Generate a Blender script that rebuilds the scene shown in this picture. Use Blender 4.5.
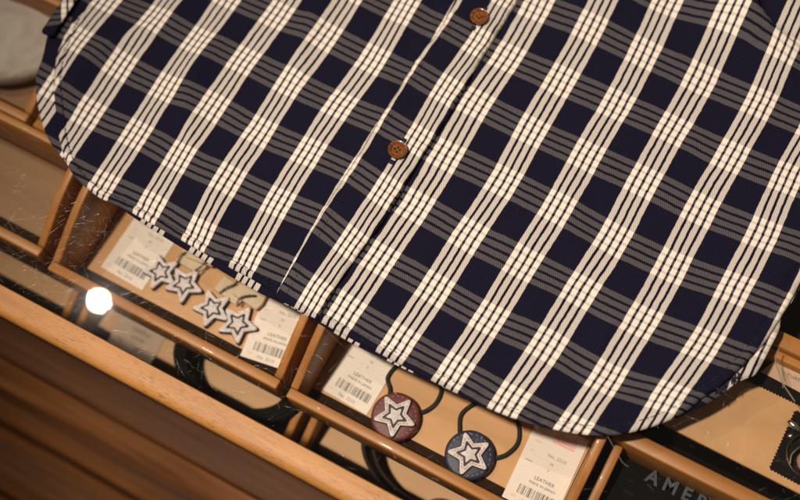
import bpy, bmesh, math, random
import numpy as np
from mathutils import Vector, Matrix, noise
from mathutils.geometry import delaunay_2d_cdt

# ------------------------------------------------------------------ scene, camera, light
for o in list(bpy.data.objects):
    bpy.data.objects.remove(o, do_unlink=True)
scene = bpy.context.scene
COL = scene.collection

CAM_POS = Vector((0.1329, -0.1733, 0.60))
CAM_R = Vector((0.88075454, 0.46983415, -0.05939117))
CAM_U = Vector((-0.42538119, 0.84000023, 0.33682409))
CAM_B = Vector((0.20814006, -0.27139546, 0.93969262))
cam_data = bpy.data.cameras.new('camera')
cam = bpy.data.objects.new('camera', cam_data)
COL.objects.link(cam)
cam.matrix_world = Matrix(((CAM_R.x, CAM_U.x, CAM_B.x, CAM_POS.x), (CAM_R.y, CAM_U.y, CAM_B.y, CAM_POS.y),
                           (CAM_R.z, CAM_U.z, CAM_B.z, CAM_POS.z), (0, 0, 0, 1)))
cam_data.sensor_width = 36.0
cam_data.lens = 50.0
cam_data.clip_start = 0.02
cam_data.clip_end = 20.0
cam_data.dof.use_dof = True
cam_data.dof.focus_distance = 0.632
cam_data.dof.aperture_fstop = 3.7
cam_data.dof.aperture_blades = 0
scene.camera = cam

world = bpy.data.worlds.new('World')
scene.world = world
world.use_nodes = True
bg = world.node_tree.nodes['Background']
bg.inputs['Color'].default_value = (1.0, 0.83, 0.66, 1)
bg.inputs['Strength'].default_value = 0.085

def shop_lamp(name, loc, target, size, power, color):
    ld = bpy.data.lights.new(name, 'AREA')
    ld.shape = 'DISK'; ld.size = size; ld.energy = power; ld.color = color
    lo = bpy.data.objects.new(name, ld); COL.objects.link(lo)
    lo.location = loc
    lo.rotation_euler = (Vector(target) - Vector(loc)).to_track_quat('-Z', 'Y').to_euler()
    return lo
KEY_LOC = Vector((-0.8255, 0.0636, 1.50))
shop_lamp('spot_lamp', KEY_LOC, (0.0, 0.0, 0.0), 0.020, 5.0, (1.0, 0.90, 0.80))
fd = bpy.data.lights.new('front_spot', 'SPOT')
fd.energy = 172.0; fd.color = (1.0, 0.85, 0.71); fd.spot_size = math.radians(37); fd.spot_blend = 1.0; fd.shadow_soft_size = 0.05
fo = bpy.data.objects.new('front_spot', fd); COL.objects.link(fo)
fo.location = (-0.38, -0.34, 1.74)
fo.rotation_euler = (Vector((0.15, 0.02, 0.0)) - Vector(fo.location)).to_track_quat('-Z', 'Y').to_euler()

scene.view_settings.view_transform = 'Standard'
scene.view_settings.look = 'None'
scene.view_settings.exposure = 0.0
scene.view_settings.gamma = 1.0
scene.view_settings.use_curve_mapping = False
scene.render.engine = 'CYCLES'
scene.cycles.max_bounces = 10
scene.cycles.transparent_max_bounces = 16

# ------------------------------------------------------------------ measured tables (metres on the counter top; x along the rail, y into the counter)
# cloth control points: x, y, warp repeat, weft repeat
CP_RIGHT = [(0.0010, 0.1780, 0, 0), (0.0005, 0.1374, 0, 1), (-0.0026, 0.1019, 0, 2), (-0.0027, 0.0630, 0, 3), (-0.0037, 0.0270, 0, 4), (-0.0069, -0.0111, 0, 5), (-0.0094, -0.0458, 0, 6), (0.0363, 0.1788, 1, 0), (0.0359, 0.1373, 1, 1), (0.0348, 0.0998, 1, 2), (0.0348, 0.0639, 1, 3), (0.0313, 0.0246, 1, 4), (0.0291, -0.0123, 1, 5), (0.0258, -0.0480, 1, 6), (0.0707, 0.2158, 2, -1), (0.0723, 0.1764, 2, 0), (0.0723, 0.1375, 2, 1), (0.0704, 0.0995, 2, 2), (0.0694, 0.0624, 2, 3), (0.0667, 0.0235, 2, 4), (0.0643, -0.0147, 2, 5), (0.0607, -0.0492, 2, 6), (0.1080, 0.2200, 3, -1), (0.1095, 0.1751, 3, 0), (0.1078, 0.1376, 3, 1), (0.1063, 0.0998, 3, 2), (0.1057, 0.0595, 3, 3), (0.1020, 0.0235, 3, 4), (0.0991, -0.0130, 3, 5), (0.0943, -0.0506, 3, 6), (0.1449, 0.2151, 4, -1), (0.1466, 0.1750, 4, 0), (0.1446, 0.1359, 4, 1), (0.1420, 0.0983, 4, 2), (0.1411, 0.0593, 4, 3), (0.1393, 0.0224, 4, 4), (0.1359, -0.0161, 4, 5), (0.1312, -0.0493, 4, 6), (0.1779, 0.1378, 5, 1), (0.1787, 0.0998, 5, 2), (0.1771, 0.0631, 5, 3), (0.1747, 0.0252, 5, 4), (0.1687, -0.0097, 5, 5)]
CP_LEFT = [(-0.0723, 0.1384, 0, 1), (-0.0720, 0.1002, 0, 2), (-0.0753, 0.0644, 0, 3), (-0.0767, 0.0290, 0, 4), (-0.0772, -0.0071, 0, 5), (-0.0758, -0.0419, 0, 6), (-0.1068, 0.1018, -1, 2), (-0.1095, 0.0641, -1, 3), (-0.1098, 0.0272, -1, 4), (-0.1104, -0.0081, -1, 5), (-0.1082, -0.0459, -1, 6), (-0.1412, 0.1016, -2, 2), (-0.1436, 0.0650, -2, 3), (-0.1445, 0.0294, -2, 4), (-0.1452, -0.0088, -2, 5), (-0.1439, -0.0435, -2, 6), (-0.1765, 0.0638, -3, 3), (-0.1771, 0.0270, -3, 4), (-0.1764, -0.0074, -3, 5), (-0.1768, -0.0457, -3, 6), (-0.2084, 0.0648, -4, 3), (-0.2106, 0.0274, -4, 4), (-0.2108, -0.0087, -4, 5), (-0.2441, 0.0636, -5, 3), (-0.2467, 0.0317, -5, 4)]
CP_PLACKET = [(-0.0179, 0.1761, 0, 0), (-0.0188, 0.1381, 0, 1), (-0.0221, 0.1008, 0, 2), (-0.0223, 0.0638, 0, 3), (-0.0238, 0.0265, 0, 4), (-0.0260, -0.0107, 0, 5), (-0.0291, -0.0460, 0, 6), (-0.0437, 0.1399, -0.81, 1), (-0.0465, 0.1031, -0.81, 2), (-0.0469, 0.0655, -0.81, 3), (-0.0478, 0.0301, -0.805, 4), (-0.0500, -0.0056, -0.785, 5), (-0.0501, -0.0439, -0.745, 6)]
PLACKET_L = [(-0.0459, 0.1997), (-0.0445, 0.1664), (-0.0458, 0.1594), (-0.0449, 0.1401), (-0.0456, 0.1296), (-0.0481, 0.1146), (-0.0481, 0.1016), (-0.0476, 0.0852), (-0.0486, 0.0706), (-0.0487, 0.0558), (-0.0489, 0.0426), (-0.0497, 0.0292), (-0.0502, 0.0126), (-0.0505, -0.0030), (-0.0498, -0.0248), (-0.0496, -0.0390), (-0.0497, -0.0525), (-0.0496, -0.0584)]
PLACKET_R = [(-0.0102, 0.2169), (-0.0110, 0.1787), (-0.0109, 0.1701), (-0.0119, 0.1446), (-0.0127, 0.1273), (-0.0122, 0.1049), (-0.0124, 0.0870), (-0.0135, 0.0660), (-0.0143, 0.0498), (-0.0147, 0.0255), (-0.0154, 0.0085), (-0.0177, -0.0078), (-0.0194, -0.0250), (-0.0201, -0.0400), (-0.0209, -0.0537), (-0.0206, -0.0588)]
OUT_RIGHT = [(-0.0152, 0.2160), (-0.0159, 0.1777), (-0.0162, 0.1438), (-0.0164, 0.1040), (-0.0177, 0.0650), (-0.0188, 0.0243), (-0.0218, -0.0091), (-0.0242, -0.0414), (-0.0247, -0.0589), (-0.0195, -0.0589), (-0.0063, -0.0593), (0.0066, -0.0595), (0.0194, -0.0597), (0.0321, -0.0599), (0.0446, -0.0600), (0.0570, -0.0600), (0.0694, -0.0601), (0.0814, -0.0598), (0.0931, -0.0590), (0.1043, -0.0575), (0.1152, -0.0555), (0.1257, -0.0527), (0.1360, -0.0495), (0.1457, -0.0454), (0.1548, -0.0398), (0.1633, -0.0329), (0.1694, -0.0271), (0.1752, -0.0207), (0.1816, -0.0116), (0.1850, -0.0034), (0.1886, 0.0031), (0.1923, 0.0093), (0.1967, 0.0209), (0.2010, 0.0343), (0.2037, 0.0433), (0.2047, 0.0495), (0.2057, 0.0570), (0.2062, 0.0630), (0.2072, 0.0693), (0.2082, 0.0816), (0.2106, 0.0979), (0.2125, 0.1236), (0.2124, 0.1474), (0.1560, 0.2985)]
OUT_LEFT = [(-0.0406, 0.1554), (-0.0404, 0.1281), (-0.0415, 0.0781), (-0.0436, 0.0318), (-0.0440, -0.0037), (-0.0435, -0.0283), (-0.0432, -0.0451), (-0.0422, -0.0559), (-0.0509, -0.0557), (-0.0648, -0.0547), (-0.0804, -0.0545), (-0.0979, -0.0538), (-0.1155, -0.0531), (-0.1334, -0.0523), (-0.1515, -0.0516), (-0.1629, -0.0516), (-0.1740, -0.0522), (-0.1837, -0.0506), (-0.1942, -0.0479), (-0.2030, -0.0435), (-0.2122, -0.0364), (-0.2212, -0.0275), (-0.2300, -0.0167), (-0.2374, -0.0074), (-0.2428, -0.0001), (-0.2478, 0.0084), (-0.2525, 0.0186), (-0.2542, 0.0257), (-0.2568, 0.0364), (-0.2591, 0.0490), (-0.2606, 0.0605), (-0.2639, 0.0963), (-0.0491, 0.1997)]
OUT_BACK = [(-0.2765, 0.0910), (-0.2714, 0.0552), (-0.2706, 0.0425), (-0.2672, 0.0296), (-0.2641, 0.0215), (-0.2612, 0.0150), (-0.2588, 0.0083), (-0.2573, 0.0027), (-0.2545, -0.0037), (-0.2497, -0.0106), (-0.2420, -0.0191), (-0.2325, -0.0280), (-0.2225, -0.0350), (-0.2120, -0.0395), (-0.2006, -0.0433), (-0.1867, -0.0466), (-0.1764, -0.0490), (-0.1643, -0.0512), (-0.1471, -0.0535), (-0.1283, -0.0553), (-0.1109, -0.0566), (-0.0938, -0.0575), (-0.0761, -0.0587), (-0.0576, -0.0594), (-0.0395, -0.0585), (-0.0205, -0.0597), (-0.0022, -0.0611), (0.0094, -0.0613), (0.0263, -0.0610), (0.0418, -0.0606), (0.0570, -0.0600), (0.0752, -0.0597), (0.0926, -0.0581), (0.1250, -0.0511), (0.1451, -0.0437), (0.1628, -0.0315), (0.1753, -0.0204), (0.1821, -0.0123), (0.1866, -0.0066), (0.1908, -0.0002), (0.1941, 0.0055), (0.1981, 0.0138), (0.2018, 0.0188), (0.2046, 0.0218), (0.2060, 0.0253), (0.2069, 0.0345), (0.2073, 0.0435), (0.2079, 0.0521), (0.2062, 0.0595), (0.2072, 0.0671), (0.2090, 0.0803), (0.2136, 0.1450), (0.1561, 0.2992)]
FLAP = [(-0.2713, 0.0662), (-0.2689, 0.0510), (-0.2690, 0.0420), (-0.2687, 0.0325), (-0.2682, 0.0255), (-0.2647, 0.0244), (-0.2601, 0.0255), (-0.2605, 0.0341), (-0.2608, 0.0460), (-0.2613, 0.0547), (-0.2619, 0.0707)]
RIDGE = [(0.1082, 0.2658), (0.1135, 0.2446), (0.1156, 0.2378), (0.1183, 0.2329), (0.1233, 0.2284), (0.1296, 0.2253), (0.1364, 0.2225), (0.1450, 0.2199), (0.1548, 0.2171), (0.1743, 0.2147)]
FRAY = [(0.1908, 0.0048), (0.1928, 0.0083), (0.1951, 0.0138), (0.1976, 0.0188)]

# ------------------------------------------------------------------ helpers
RNG = random.Random(11)

def root_origin(o):
    p = Vector((0, 0, 0))
    while o is not None:
        p = p + o.location
        o = o.parent
    return p

def tag(o, label, cat, group=None):
    o['label'] = label; o['category'] = cat
    if group: o['group'] = group
    return o

def thing(name, loc, label, cat, group=None):
    o = bpy.data.objects.new(name, None); COL.objects.link(o)
    o.location = loc; o.empty_display_size = 0.01
    return tag(o, label, cat, group)

def mesh_obj(name, me, mat, parent=None, smooth=False):
    o = bpy.data.objects.new(name, me); COL.objects.link(o)
    if mat is not None:
        me.materials.clear(); me.materials.append(mat)
    if parent is not None:
        me.transform(Matrix.Translation(-root_origin(parent)))
        o.parent = parent
    if smooth:
        me.polygons.foreach_set('use_smooth', [True] * len(me.polygons))
    return o

def bm_obj(name, bm, mat, parent=None, smooth=False, bevel=0.0, seg=2):
    bmesh.ops.recalc_face_normals(bm, faces=bm.faces)
    me = bpy.data.meshes.new(name); bm.to_mesh(me); bm.free()
    o = mesh_obj(name, me, mat, parent, smooth)
    if bevel > 0:
        b = o.modifiers.new('bevel', 'BEVEL'); b.width = bevel; b.segments = seg; b.limit_method = 'ANGLE'
        b.angle_limit = math.radians(40)
        me.polygons.foreach_set('use_smooth', [True] * len(me.polygons))
        b.harden_normals = False
    return o

def box_bm(bm, x0, x1, y0, y1, z0, z1):
    v = [bm.verts.new(c) for c in ((x0,y0,z0),(x1,y0,z0),(x1,y1,z0),(x0,y1,z0),(x0,y0,z1),(x1,y0,z1),(x1,y1,z1),(x0,y1,z1))]
    for f in ((0,3,2,1),(4,5,6,7),(0,1,5,4),(1,2,6,5),(2,3,7,6),(3,0,4,7)):
        bm.faces.new([v[i] for i in f])

def box(name, x0, x1, y0, y1, z0, z1, mat, parent=None, bevel=0.0, seg=2):
    bm = bmesh.new(); box_bm(bm, x0, x1, y0, y1, z0, z1)
    return bm_obj(name, bm, mat, parent, bevel=bevel, seg=seg)

def prism(bm, pts, z0, z1):
    """closed outline pts (x, y) extruded from z0 to z1 (outline may be concave)"""
    b = [bm.verts.new((x, y, z0)) for x, y in pts]; t = [bm.verts.new((x, y, z1)) for x, y in pts]
    n = len(pts)
    for i in range(n):
        bm.faces.new((b[i], b[(i+1) % n], t[(i+1) % n], t[i]))
    bm.faces.new(t); bm.faces.new(list(reversed(b)))

def tube_bm(bm, pts, r, sides=6, closed=False):
    pts = [Vector(p) for p in pts]; n = len(pts); rings = []
    for i, p in enumerate(pts):
        a = pts[(i-1) % n] if (closed or i > 0) else p
        c = pts[(i+1) % n] if (closed or i < n-1) else p
        t = (c - a).normalized()
        up = Vector((0, 0, 1)) if abs(t.z) < .9 else Vector((1, 0, 0))
        s = t.cross(up).normalized(); u = s.cross(t)
        rr = r(i / max(1, n-1)) if callable(r) else r
        rings.append([bm.verts.new(p + s * math.cos(2*math.pi*k/sides) * rr + u * math.sin(2*math.pi*k/sides) * rr) for k in range(sides)])
    for i in range(n if closed else n-1):
        A, B = rings[i], rings[(i+1) % n]
        for k in range(sides):
            bm.faces.new((A[k], A[(k+1) % sides], B[(k+1) % sides], B[k]))
    if not closed:
        bm.faces.new(list(reversed(rings[0]))); bm.faces.new(rings[-1])

def spline(pts, n):
    """Catmull-Rom through pts, n samples"""
    P = np.array(pts, float); m = len(P); out = []
    for k in range(n):
        t = k / (n-1) * (m-1); i = min(int(t), m-2); f = t - i
        p0, p1, p2, p3 = P[max(i-1, 0)], P[i], P[i+1], P[min(i+2, m-1)]
        out.append(0.5*((2*p1) + (-p0+p2)*f + (2*p0-5*p1+4*p2-p3)*f*f + (-p0+3*p1-3*p2+p3)*f**3))
    return out

def lathe_bm(bm, prof, center, sides=40):
    """prof: list of (r, z); closed at the axis where r == 0"""
    cx, cy, cz = center; rings = []
    for r, z in prof:
        if r <= 1e-7: rings.append([bm.verts.new((cx, cy, cz+z))])
        else: rings.append([bm.verts.new((cx+r*math.cos(2*math.pi*k/sides), cy+r*math.sin(2*math.pi*k/sides), cz+z)) for k in range(sides)])
    for A, B in zip(rings, rings[1:]):
        for k in range(sides):
            k2 = (k+1) % sides
            if len(A) == 1 and len(B) == 1: continue
            if len(A) == 1: bm.faces.new((A[0], B[k], B[k2]))
            elif len(B) == 1: bm.faces.new((A[k], A[k2], B[0]))
            else: bm.faces.new((A[k], A[k2], B[k2], B[k]))

# ------------------------------------------------------------------ materials
class NT:
    def __init__(self, name):
        self.m = bpy.data.materials.new(name); self.m.use_nodes = True
        self.t = self.m.node_tree; self.n = self.t.nodes
        self.b = self.n['Principled BSDF']; self.out = self.n['Material Output']
    def new(self, kind, **kw):
        x = self.n.new(kind)
        for k, v in kw.items(): setattr(x, k, v)
        return x
    def link(self, a, b): self.t.links.new(a, b)
    def val(self, sock, v):
        if hasattr(v, 'links') or isinstance(v, bpy.types.NodeSocket): self.link(v, sock)
        else: sock.default_value = v
    def math(self, op, a, b=0.0, c=0.0):
        x = self.new('ShaderNodeMath', operation=op)
        for s, v in zip(x.inputs, (a, b, c)): self.val(s, v)
        return x.outputs[0]
    def step(self, a, e0, e1):
        x = self.new('ShaderNodeMapRange'); x.clamp = True
        self.val(x.inputs[0], a); x.inputs[1].default_value = e0; x.inputs[2].default_value = e1
        return x.outputs[0]
    def mix(self, f, a, b, blend='MIX'):
        x = self.new('ShaderNodeMix', data_type='RGBA', blend_type=blend)
        self.val(x.inputs[0], f)
        for s, v in ((x.inputs[6], a), (x.inputs[7], b)):
            if isinstance(v, tuple): s.default_value = (*v[:3], 1)
            else: self.link(v, s)
        return x.outputs[2]
    def noise(self, scale, detail=3, rough=.55, vec=None, dist=0.0):
        x = self.new('ShaderNodeTexNoise'); x.inputs['Scale'].default_value = scale
        x.inputs['Detail'].default_value = detail; x.inputs['Roughness'].default_value = rough
        x.inputs['Distortion'].default_value = dist
        if vec is not None: self.link(vec, x.inputs['Vector'])
        return x.outputs[0]
    def coords(self, scale=(1, 1, 1), rot=(0, 0, 0), which='Object'):
        c = self.new('ShaderNodeTexCoord'); mp = self.new('ShaderNodeMapping')
        mp.inputs['Scale'].default_value = scale; mp.inputs['Rotation'].default_value = rot
        self.link(c.outputs[which], mp.inputs['Vector'])
        return mp.outputs[0]
    def bump(self, h, strength, dist):
        x = self.new('ShaderNodeBump'); x.inputs['Strength'].default_value = strength; x.inputs['Distance'].default_value = dist
        self.link(h, x.inputs['Height']); self.link(x.outputs[0], self.b.inputs['Normal'])
    def set(self, rough=.5, metal=0.0, spec=.5, coat=0.0):
        self.b.inputs['Roughness'].default_value = rough; self.b.inputs['Metallic'].default_value = metal
        self.b.inputs['Specular IOR Level'].default_value = spec; self.b.inputs['Coat Weight'].default_value = coat

def plain(name, col, rough=.5, metal=0.0, var=.12, scale=160.0, bump=.15, spec=.4, coat=0.0, dist=.0004):
    n = NT(name); n.set(rough, metal, spec, coat)
    v = n.coords()
    f = n.noise(scale, 4, .6, v)
    lo = tuple(c*(1-var) for c in col); hi = tuple(min(1, c*(1+var)) for c in col)
    n.link(n.mix(n.step(f, .3, .7), lo, hi), n.b.inputs['Base Color'])
    if bump: n.bump(f, bump, dist)
    return n.m

def wood(name, dark, light, axis='x', rough=.4, coat=.0, fleck=0.0, fine=1.0, bump=.12, knots=1.0, spec=.4):
    n = NT(name); n.set(rough, 0, spec, coat)
    s = {'x': (6, 110*fine, 110*fine), 'y': (110*fine, 6, 110*fine), 'z': (110*fine, 110*fine, 6)}[axis]
    g = n.noise(1.0, 5, .65, n.coords(s), .4)
    s2 = {'x': (2.5, 22*fine, 22*fine), 'y': (22*fine, 2.5, 22*fine), 'z': (22*fine, 22*fine, 2.5)}[axis]
    g2 = n.noise(1.0, 3, .5, n.coords(s2), 1.2*knots)
    f = n.math('ADD', n.math('MULTIPLY', g, .55), n.math('MULTIPLY', g2, .45))
    c = n.mix(n.step(f, .36, .64), dark, light)
    if fleck > 0:
        s3 = {'x': (210, 2300, 2300), 'y': (1500, 130, 1500), 'z': (1500, 1500, 130)}[axis]
        g3 = n.noise(1.0, 2, .6, n.coords(s3))
        patch = n.step(n.noise(26.0, 3, .6, n.coords()), .40, .60)
        fl = n.math('MULTIPLY', n.step(g3, .55, .62), n.math('MULTIPLY', patch, fleck))
        c = n.mix(fl, c, tuple(d*.22 for d in dark))
    n.link(c, n.b.inputs['Base Color'])
    n.bump(g, bump, .0006)
    return n.m

def plaid_material():
    n = NT('plaid_twill'); n.set(.95, 0, .05)
    uv = n.new('ShaderNodeUVMap', uv_map='plaid'); sp = n.new('ShaderNodeSeparateXYZ'); n.link(uv.outputs[0], sp.inputs[0])
    def band(c, soft):
        d = n.math('ABSOLUTE', n.math('SUBTRACT', n.math('FRACT', n.math('ADD', c, 100.5)), .5))
        inside = n.step(d, .238+soft, .238-soft)
        q = n.math('ABSOLUTE', n.math('SUBTRACT', n.math('FRACT', n.math('ADD', n.math('DIVIDE', d, .1285), .5)), .5))
        q = n.math('MULTIPLY', q, .1285)
        line = n.math('MULTIPLY', n.step(q, .0215+soft, .0215-soft), n.step(d, .20, .19))
        return n.math('MULTIPLY', inside, n.math('SUBTRACT', 1.0, line)), n.math('MULTIPLY', inside, n.math('SUBTRACT', 1.0, n.math('MULTIPLY', line, .72)))
    # threads wander a little
    wob = n.noise(9.0, 3, .6, uv.outputs[0])
    wobf = n.noise(70.0, 2, .6, uv.outputs[0])
    big = n.noise(2.1, 2, .5, uv.outputs[0])
    off = n.math('ADD', n.math('MULTIPLY', n.math('SUBTRACT', big, .5), .03), n.math('ADD', n.math('MULTIPLY', n.math('SUBTRACT', wob, .5), .022), n.math('MULTIPLY', n.math('SUBTRACT', wobf, .5), .006)))
    wu, _ = band(n.math('ADD', sp.outputs[0], off), .0045)
    fv, fsoft = band(n.math('ADD', sp.outputs[1], off), .0055)
    both = n.math('MULTIPLY', wu, fsoft)
    # twill: fine diagonal rib where navy weft shows between the white warp
    rib = n.math('SINE', n.math('MULTIPLY', n.math('ADD', n.math('MULTIPLY', sp.outputs[0], 1.0), n.math('MULTIPLY', sp.outputs[1], -.55)), 2*math.pi*44))
    speck = n.noise(105.0, 3, .75, uv.outputs[0])
    speck2 = n.noise(34.0, 3, .6, uv.outputs[0])
    tex = n.math('ADD', n.math('ADD', n.math('MULTIPLY', rib, .36), n.math('MULTIPLY', n.math('SUBTRACT', speck, .5), 1.0)), n.math('MULTIPLY', n.math('SUBTRACT', speck2, .5), .18))
    base = n.math('ADD', n.math('ADD', n.math('MULTIPLY', wu, .60), n.math('MULTIPLY', fv, .078)), n.math('MULTIPLY', both, .30))
    one = n.math('SUBTRACT', n.math('MAXIMUM', wu, fv), n.math('MULTIPLY', both, .75))
    grey = n.math('MULTIPLY', fv, n.math('SUBTRACT', 1.0, wu))
    t = n.math('MAXIMUM', 0.0, n.math('ADD', base, n.math('MULTIPLY', tex, n.math('MULTIPLY', base, n.math('ADD', n.math('ADD', .25, one), n.math('MULTIPLY', grey, 2.0))))))
    navy = n.mix(n.step(n.noise(85.0, 3, .75, uv.outputs[0]), .40, .72), (.0030, .0028, .0078), (.0200, .0190, .0430))
    c = n.mix(t, navy, (.82, .735, .64))
    n.link(c, n.b.inputs['Base Color'])
    n.bump(n.math('ADD', n.math('MULTIPLY', rib, .5), n.math('MULTIPLY', speck, 1.4)), .35, .00015)
    return n.m

M = {}
M['plaid'] = plaid_material()
M['tray'] = wood('tray_wood', (.25, .092, .017), (.48, .200, .045), 'x', .45, .04)
M['tray_y'] = wood('tray_wood_side', (.25, .092, .017), (.48, .200, .045), 'y', .45, .04)
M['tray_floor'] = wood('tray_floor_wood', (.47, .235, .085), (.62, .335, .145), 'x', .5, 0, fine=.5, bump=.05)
M['tray_floor_shaded'] = wood('tray_floor_shaded_wood', (.20, .095, .034), (.30, .155, .06), 'x', .5, 0, fine=.5, bump=.05)  # same floor wood, light falloff over the left trays painted in as darker colour
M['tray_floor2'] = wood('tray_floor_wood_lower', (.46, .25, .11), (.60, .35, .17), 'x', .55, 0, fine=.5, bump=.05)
M['rail'] = wood('rail_wood', (.32, .132, .027), (.54, .250, .066), 'x', .5, .0, fleck=.6, bump=.4)
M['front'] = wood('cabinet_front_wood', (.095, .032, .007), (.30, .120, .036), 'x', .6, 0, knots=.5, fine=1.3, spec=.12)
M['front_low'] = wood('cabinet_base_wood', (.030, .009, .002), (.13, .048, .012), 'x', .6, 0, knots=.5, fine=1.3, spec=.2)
M['floor'] = wood('floor_wood', (.045, .015, .003), (.21, .080, .022), 'x', .55, 0, knots=.5, fine=1.3, spec=.15)
M['case'] = plain('case_lining_tray_shade', (.022, .010, .0045), .85, spec=.1)  # case lining; also the painted shade strip on the tray bases
M['black_lining'] = plain('black_lining', (.006, .004, .0035), .95, spec=.05, var=.3)
M['card'] = plain('card_paper', (.78, .69, .61), .75, var=.03, scale=60, bump=.04)
M['card_grey'] = plain('card_kraft', (.46, .335, .25), .75, var=.05, scale=60, bump=.04)
M['card_tan'] = plain('card_tan', (.50, .33, .22), .7, var=.05, scale=60, bump=.04)
M['ink'] = plain('black_ink', (.10, .085, .08), .7, var=0.05, bump=0)
M['ink_soft'] = plain('grey_ink', (.25, .21, .19), .7, var=0.05, bump=0)
M['pink'] = plain('pink_ink', (.80, .40, .36), .7, var=.1, scale=900, bump=0)
M['pink_soft'] = plain('pale_pink_ink', (.78, .55, .48), .7, var=.1, scale=900, bump=0)
M['star_white'] = plain('pale_star_leather', (.62, .545, .535), .6, var=.26, scale=420, bump=.3)
M['star_dark'] = plain('dark_star_leather', (.030, .024, .024), .6, var=.3, scale=300, bump=.3)
M['red_stitch'] = plain('red_stitch', (.48, .17, .15), .7, bump=0)
M['oxblood'] = plain('oxblood_leather', (.13, .030, .026), .5, var=.3, scale=220, bump=.3)
M['navy_leather'] = plain('navy_leather', (.022, .024, .055), .5, var=.35, scale=220, bump=.3)
M['pale_dot'] = plain('pale_stitch', (.36, .27, .27), .7, bump=0)
M['cord'] = plain('black_cord', (.012, .013, .010), .75, var=.4, scale=700, bump=.5)
M['tab'] = plain('beige_leather', (.60, .47, .31), .6, var=.1, scale=160)
M['belt'] = plain('black_belt_leather', (.006, .005, .0045), .8, spec=.12, var=.3, scale=300, bump=.3)
M['belt_brown'] = plain('dark_brown_belt_leather', (.022, .011, .006), .7, spec=.2, var=.3, scale=300, bump=.3)
M['tan_leather'] = plain('tan_leather', (.50, .275, .125), .6, var=.13, scale=38, bump=.05)
M['black_leather'] = plain('black_leather', (.006, .0045, .0045), .8, spec=.12, var=.3, scale=900, bump=.5)
M['black_cloth'] = plain('black_cloth', (.0045, .004, .004), .95, spec=.1, var=.35, scale=1400, bump=.5)
M['print_grey'] = plain('grey_print', (.05, .057, .07), .8, var=.25, scale=500, bump=.1)
M['metal'] = plain('nickel', (.75, .74, .72), .22, 1.0, var=.05, bump=.05)
M['brass'] = plain('aged_brass', (.09, .07, .045), .4, 1.0, var=.2, bump=.1)
M['brown_leather'] = plain('brown_leather', (.30, .15, .085), .55, var=.2, scale=200, bump=.25)
M['pouch'] = plain('grey_felt', (.50, .43, .37), .95, var=.10, scale=60, bump=.3, dist=.002)
M['emblem'] = plain('brown_emblem', (.17, .09, .05), .6, var=.4, scale=300)
M['thread'] = plain('navy_thread', (.012, .013, .028), .8, var=.3, scale=1500, bump=.3)
M['lint'] = plain('grey_lint', (.20, .17, .12), .9, bump=0)

def button_material():
    n = NT('horn_button'); n.set(.22, 0, .5, .6)
    g = n.noise(1.0, 4, .6, n.coords((260, 900, 400), (0, 0, .7)), 1.0)
    n.link(n.mix(n.step(g, .35, .68), (.085, .024, .005), (.27, .092, .019)), n.b.inputs['Base Color'])
    n.bump(g, .08, .0003)
    return n.m
M['button'] = button_material()

def glass_material():
    n = NT('counter_glass')
    n.n.remove(n.b)
    fr = n.new('ShaderNodeFresnel'); geo = n.new('ShaderNodeNewGeometry')
    n.link(n.math('ADD', 1.45, n.math('MULTIPLY', geo.outputs['Backfacing'], 1/1.45-1.45)), fr.inputs['IOR'])
    tr = n.new('ShaderNodeBsdfTransparent'); tr.inputs['Color'].default_value = (.985, .992, .98, 1)
    gl = n.new('ShaderNodeBsdfGlossy'); gl.inputs['Roughness'].default_value = .0
    # rubbed patches: a thin film of fine wear that scatters a little light
    wear = n.new('ShaderNodeBsdfGlossy'); wear.inputs['Roughness'].default_value = .075
    patch = n.noise(14.0, 5, .65, n.coords())
    mx0 = n.new('ShaderNodeMixShader'); n.link(n.math('MULTIPLY', n.step(patch, .30, .62), .03), mx0.inputs[0])
    n.link(gl.outputs[0], mx0.inputs[1]); n.link(wear.outputs[0], mx0.inputs[2])
    mx = n.new('ShaderNodeMixShader'); n.link(fr.outputs[0], mx.inputs[0])
    n.link(tr.outputs[0], mx.inputs[1]); n.link(mx0.outputs[0], mx.inputs[2])
    n.link(mx.outputs[0], n.out.inputs['Surface'])
    return n.m
M['glass'] = glass_material()

def scratch_material():
    n = NT('glass_scratch'); n.n.remove(n.b)
    tr = n.new('ShaderNodeBsdfTransparent')
    gl = n.new('ShaderNodeBsdfGlossy'); gl.inputs['Roughness'].default_value = .22; gl.inputs['Color'].default_value = (.9, .88, .85, 1)
    df = n.new('ShaderNodeBsdfDiffuse'); df.inputs['Color'].default_value = (.75, .70, .64, 1)
    m0 = n.new('ShaderNodeMixShader'); m0.inputs[0].default_value = .4; n.link(gl.outputs[0], m0.inputs[1]); n.link(df.outputs[0], m0.inputs[2])
    mx = n.new('ShaderNodeMixShader'); mx.inputs[0].default_value = .28
    n.link(tr.outputs[0], mx.inputs[1]); n.link(m0.outputs[0], mx.inputs[2]); n.link(mx.outputs[0], n.out.inputs['Surface'])
    return n.m
M['scratch'] = scratch_material()
M['dust'] = plain('dust', (.6, .55, .48), .9, bump=0)
M['lamp_black'] = plain('lamp_black', (.01, .01, .01), .6, bump=0)

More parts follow.
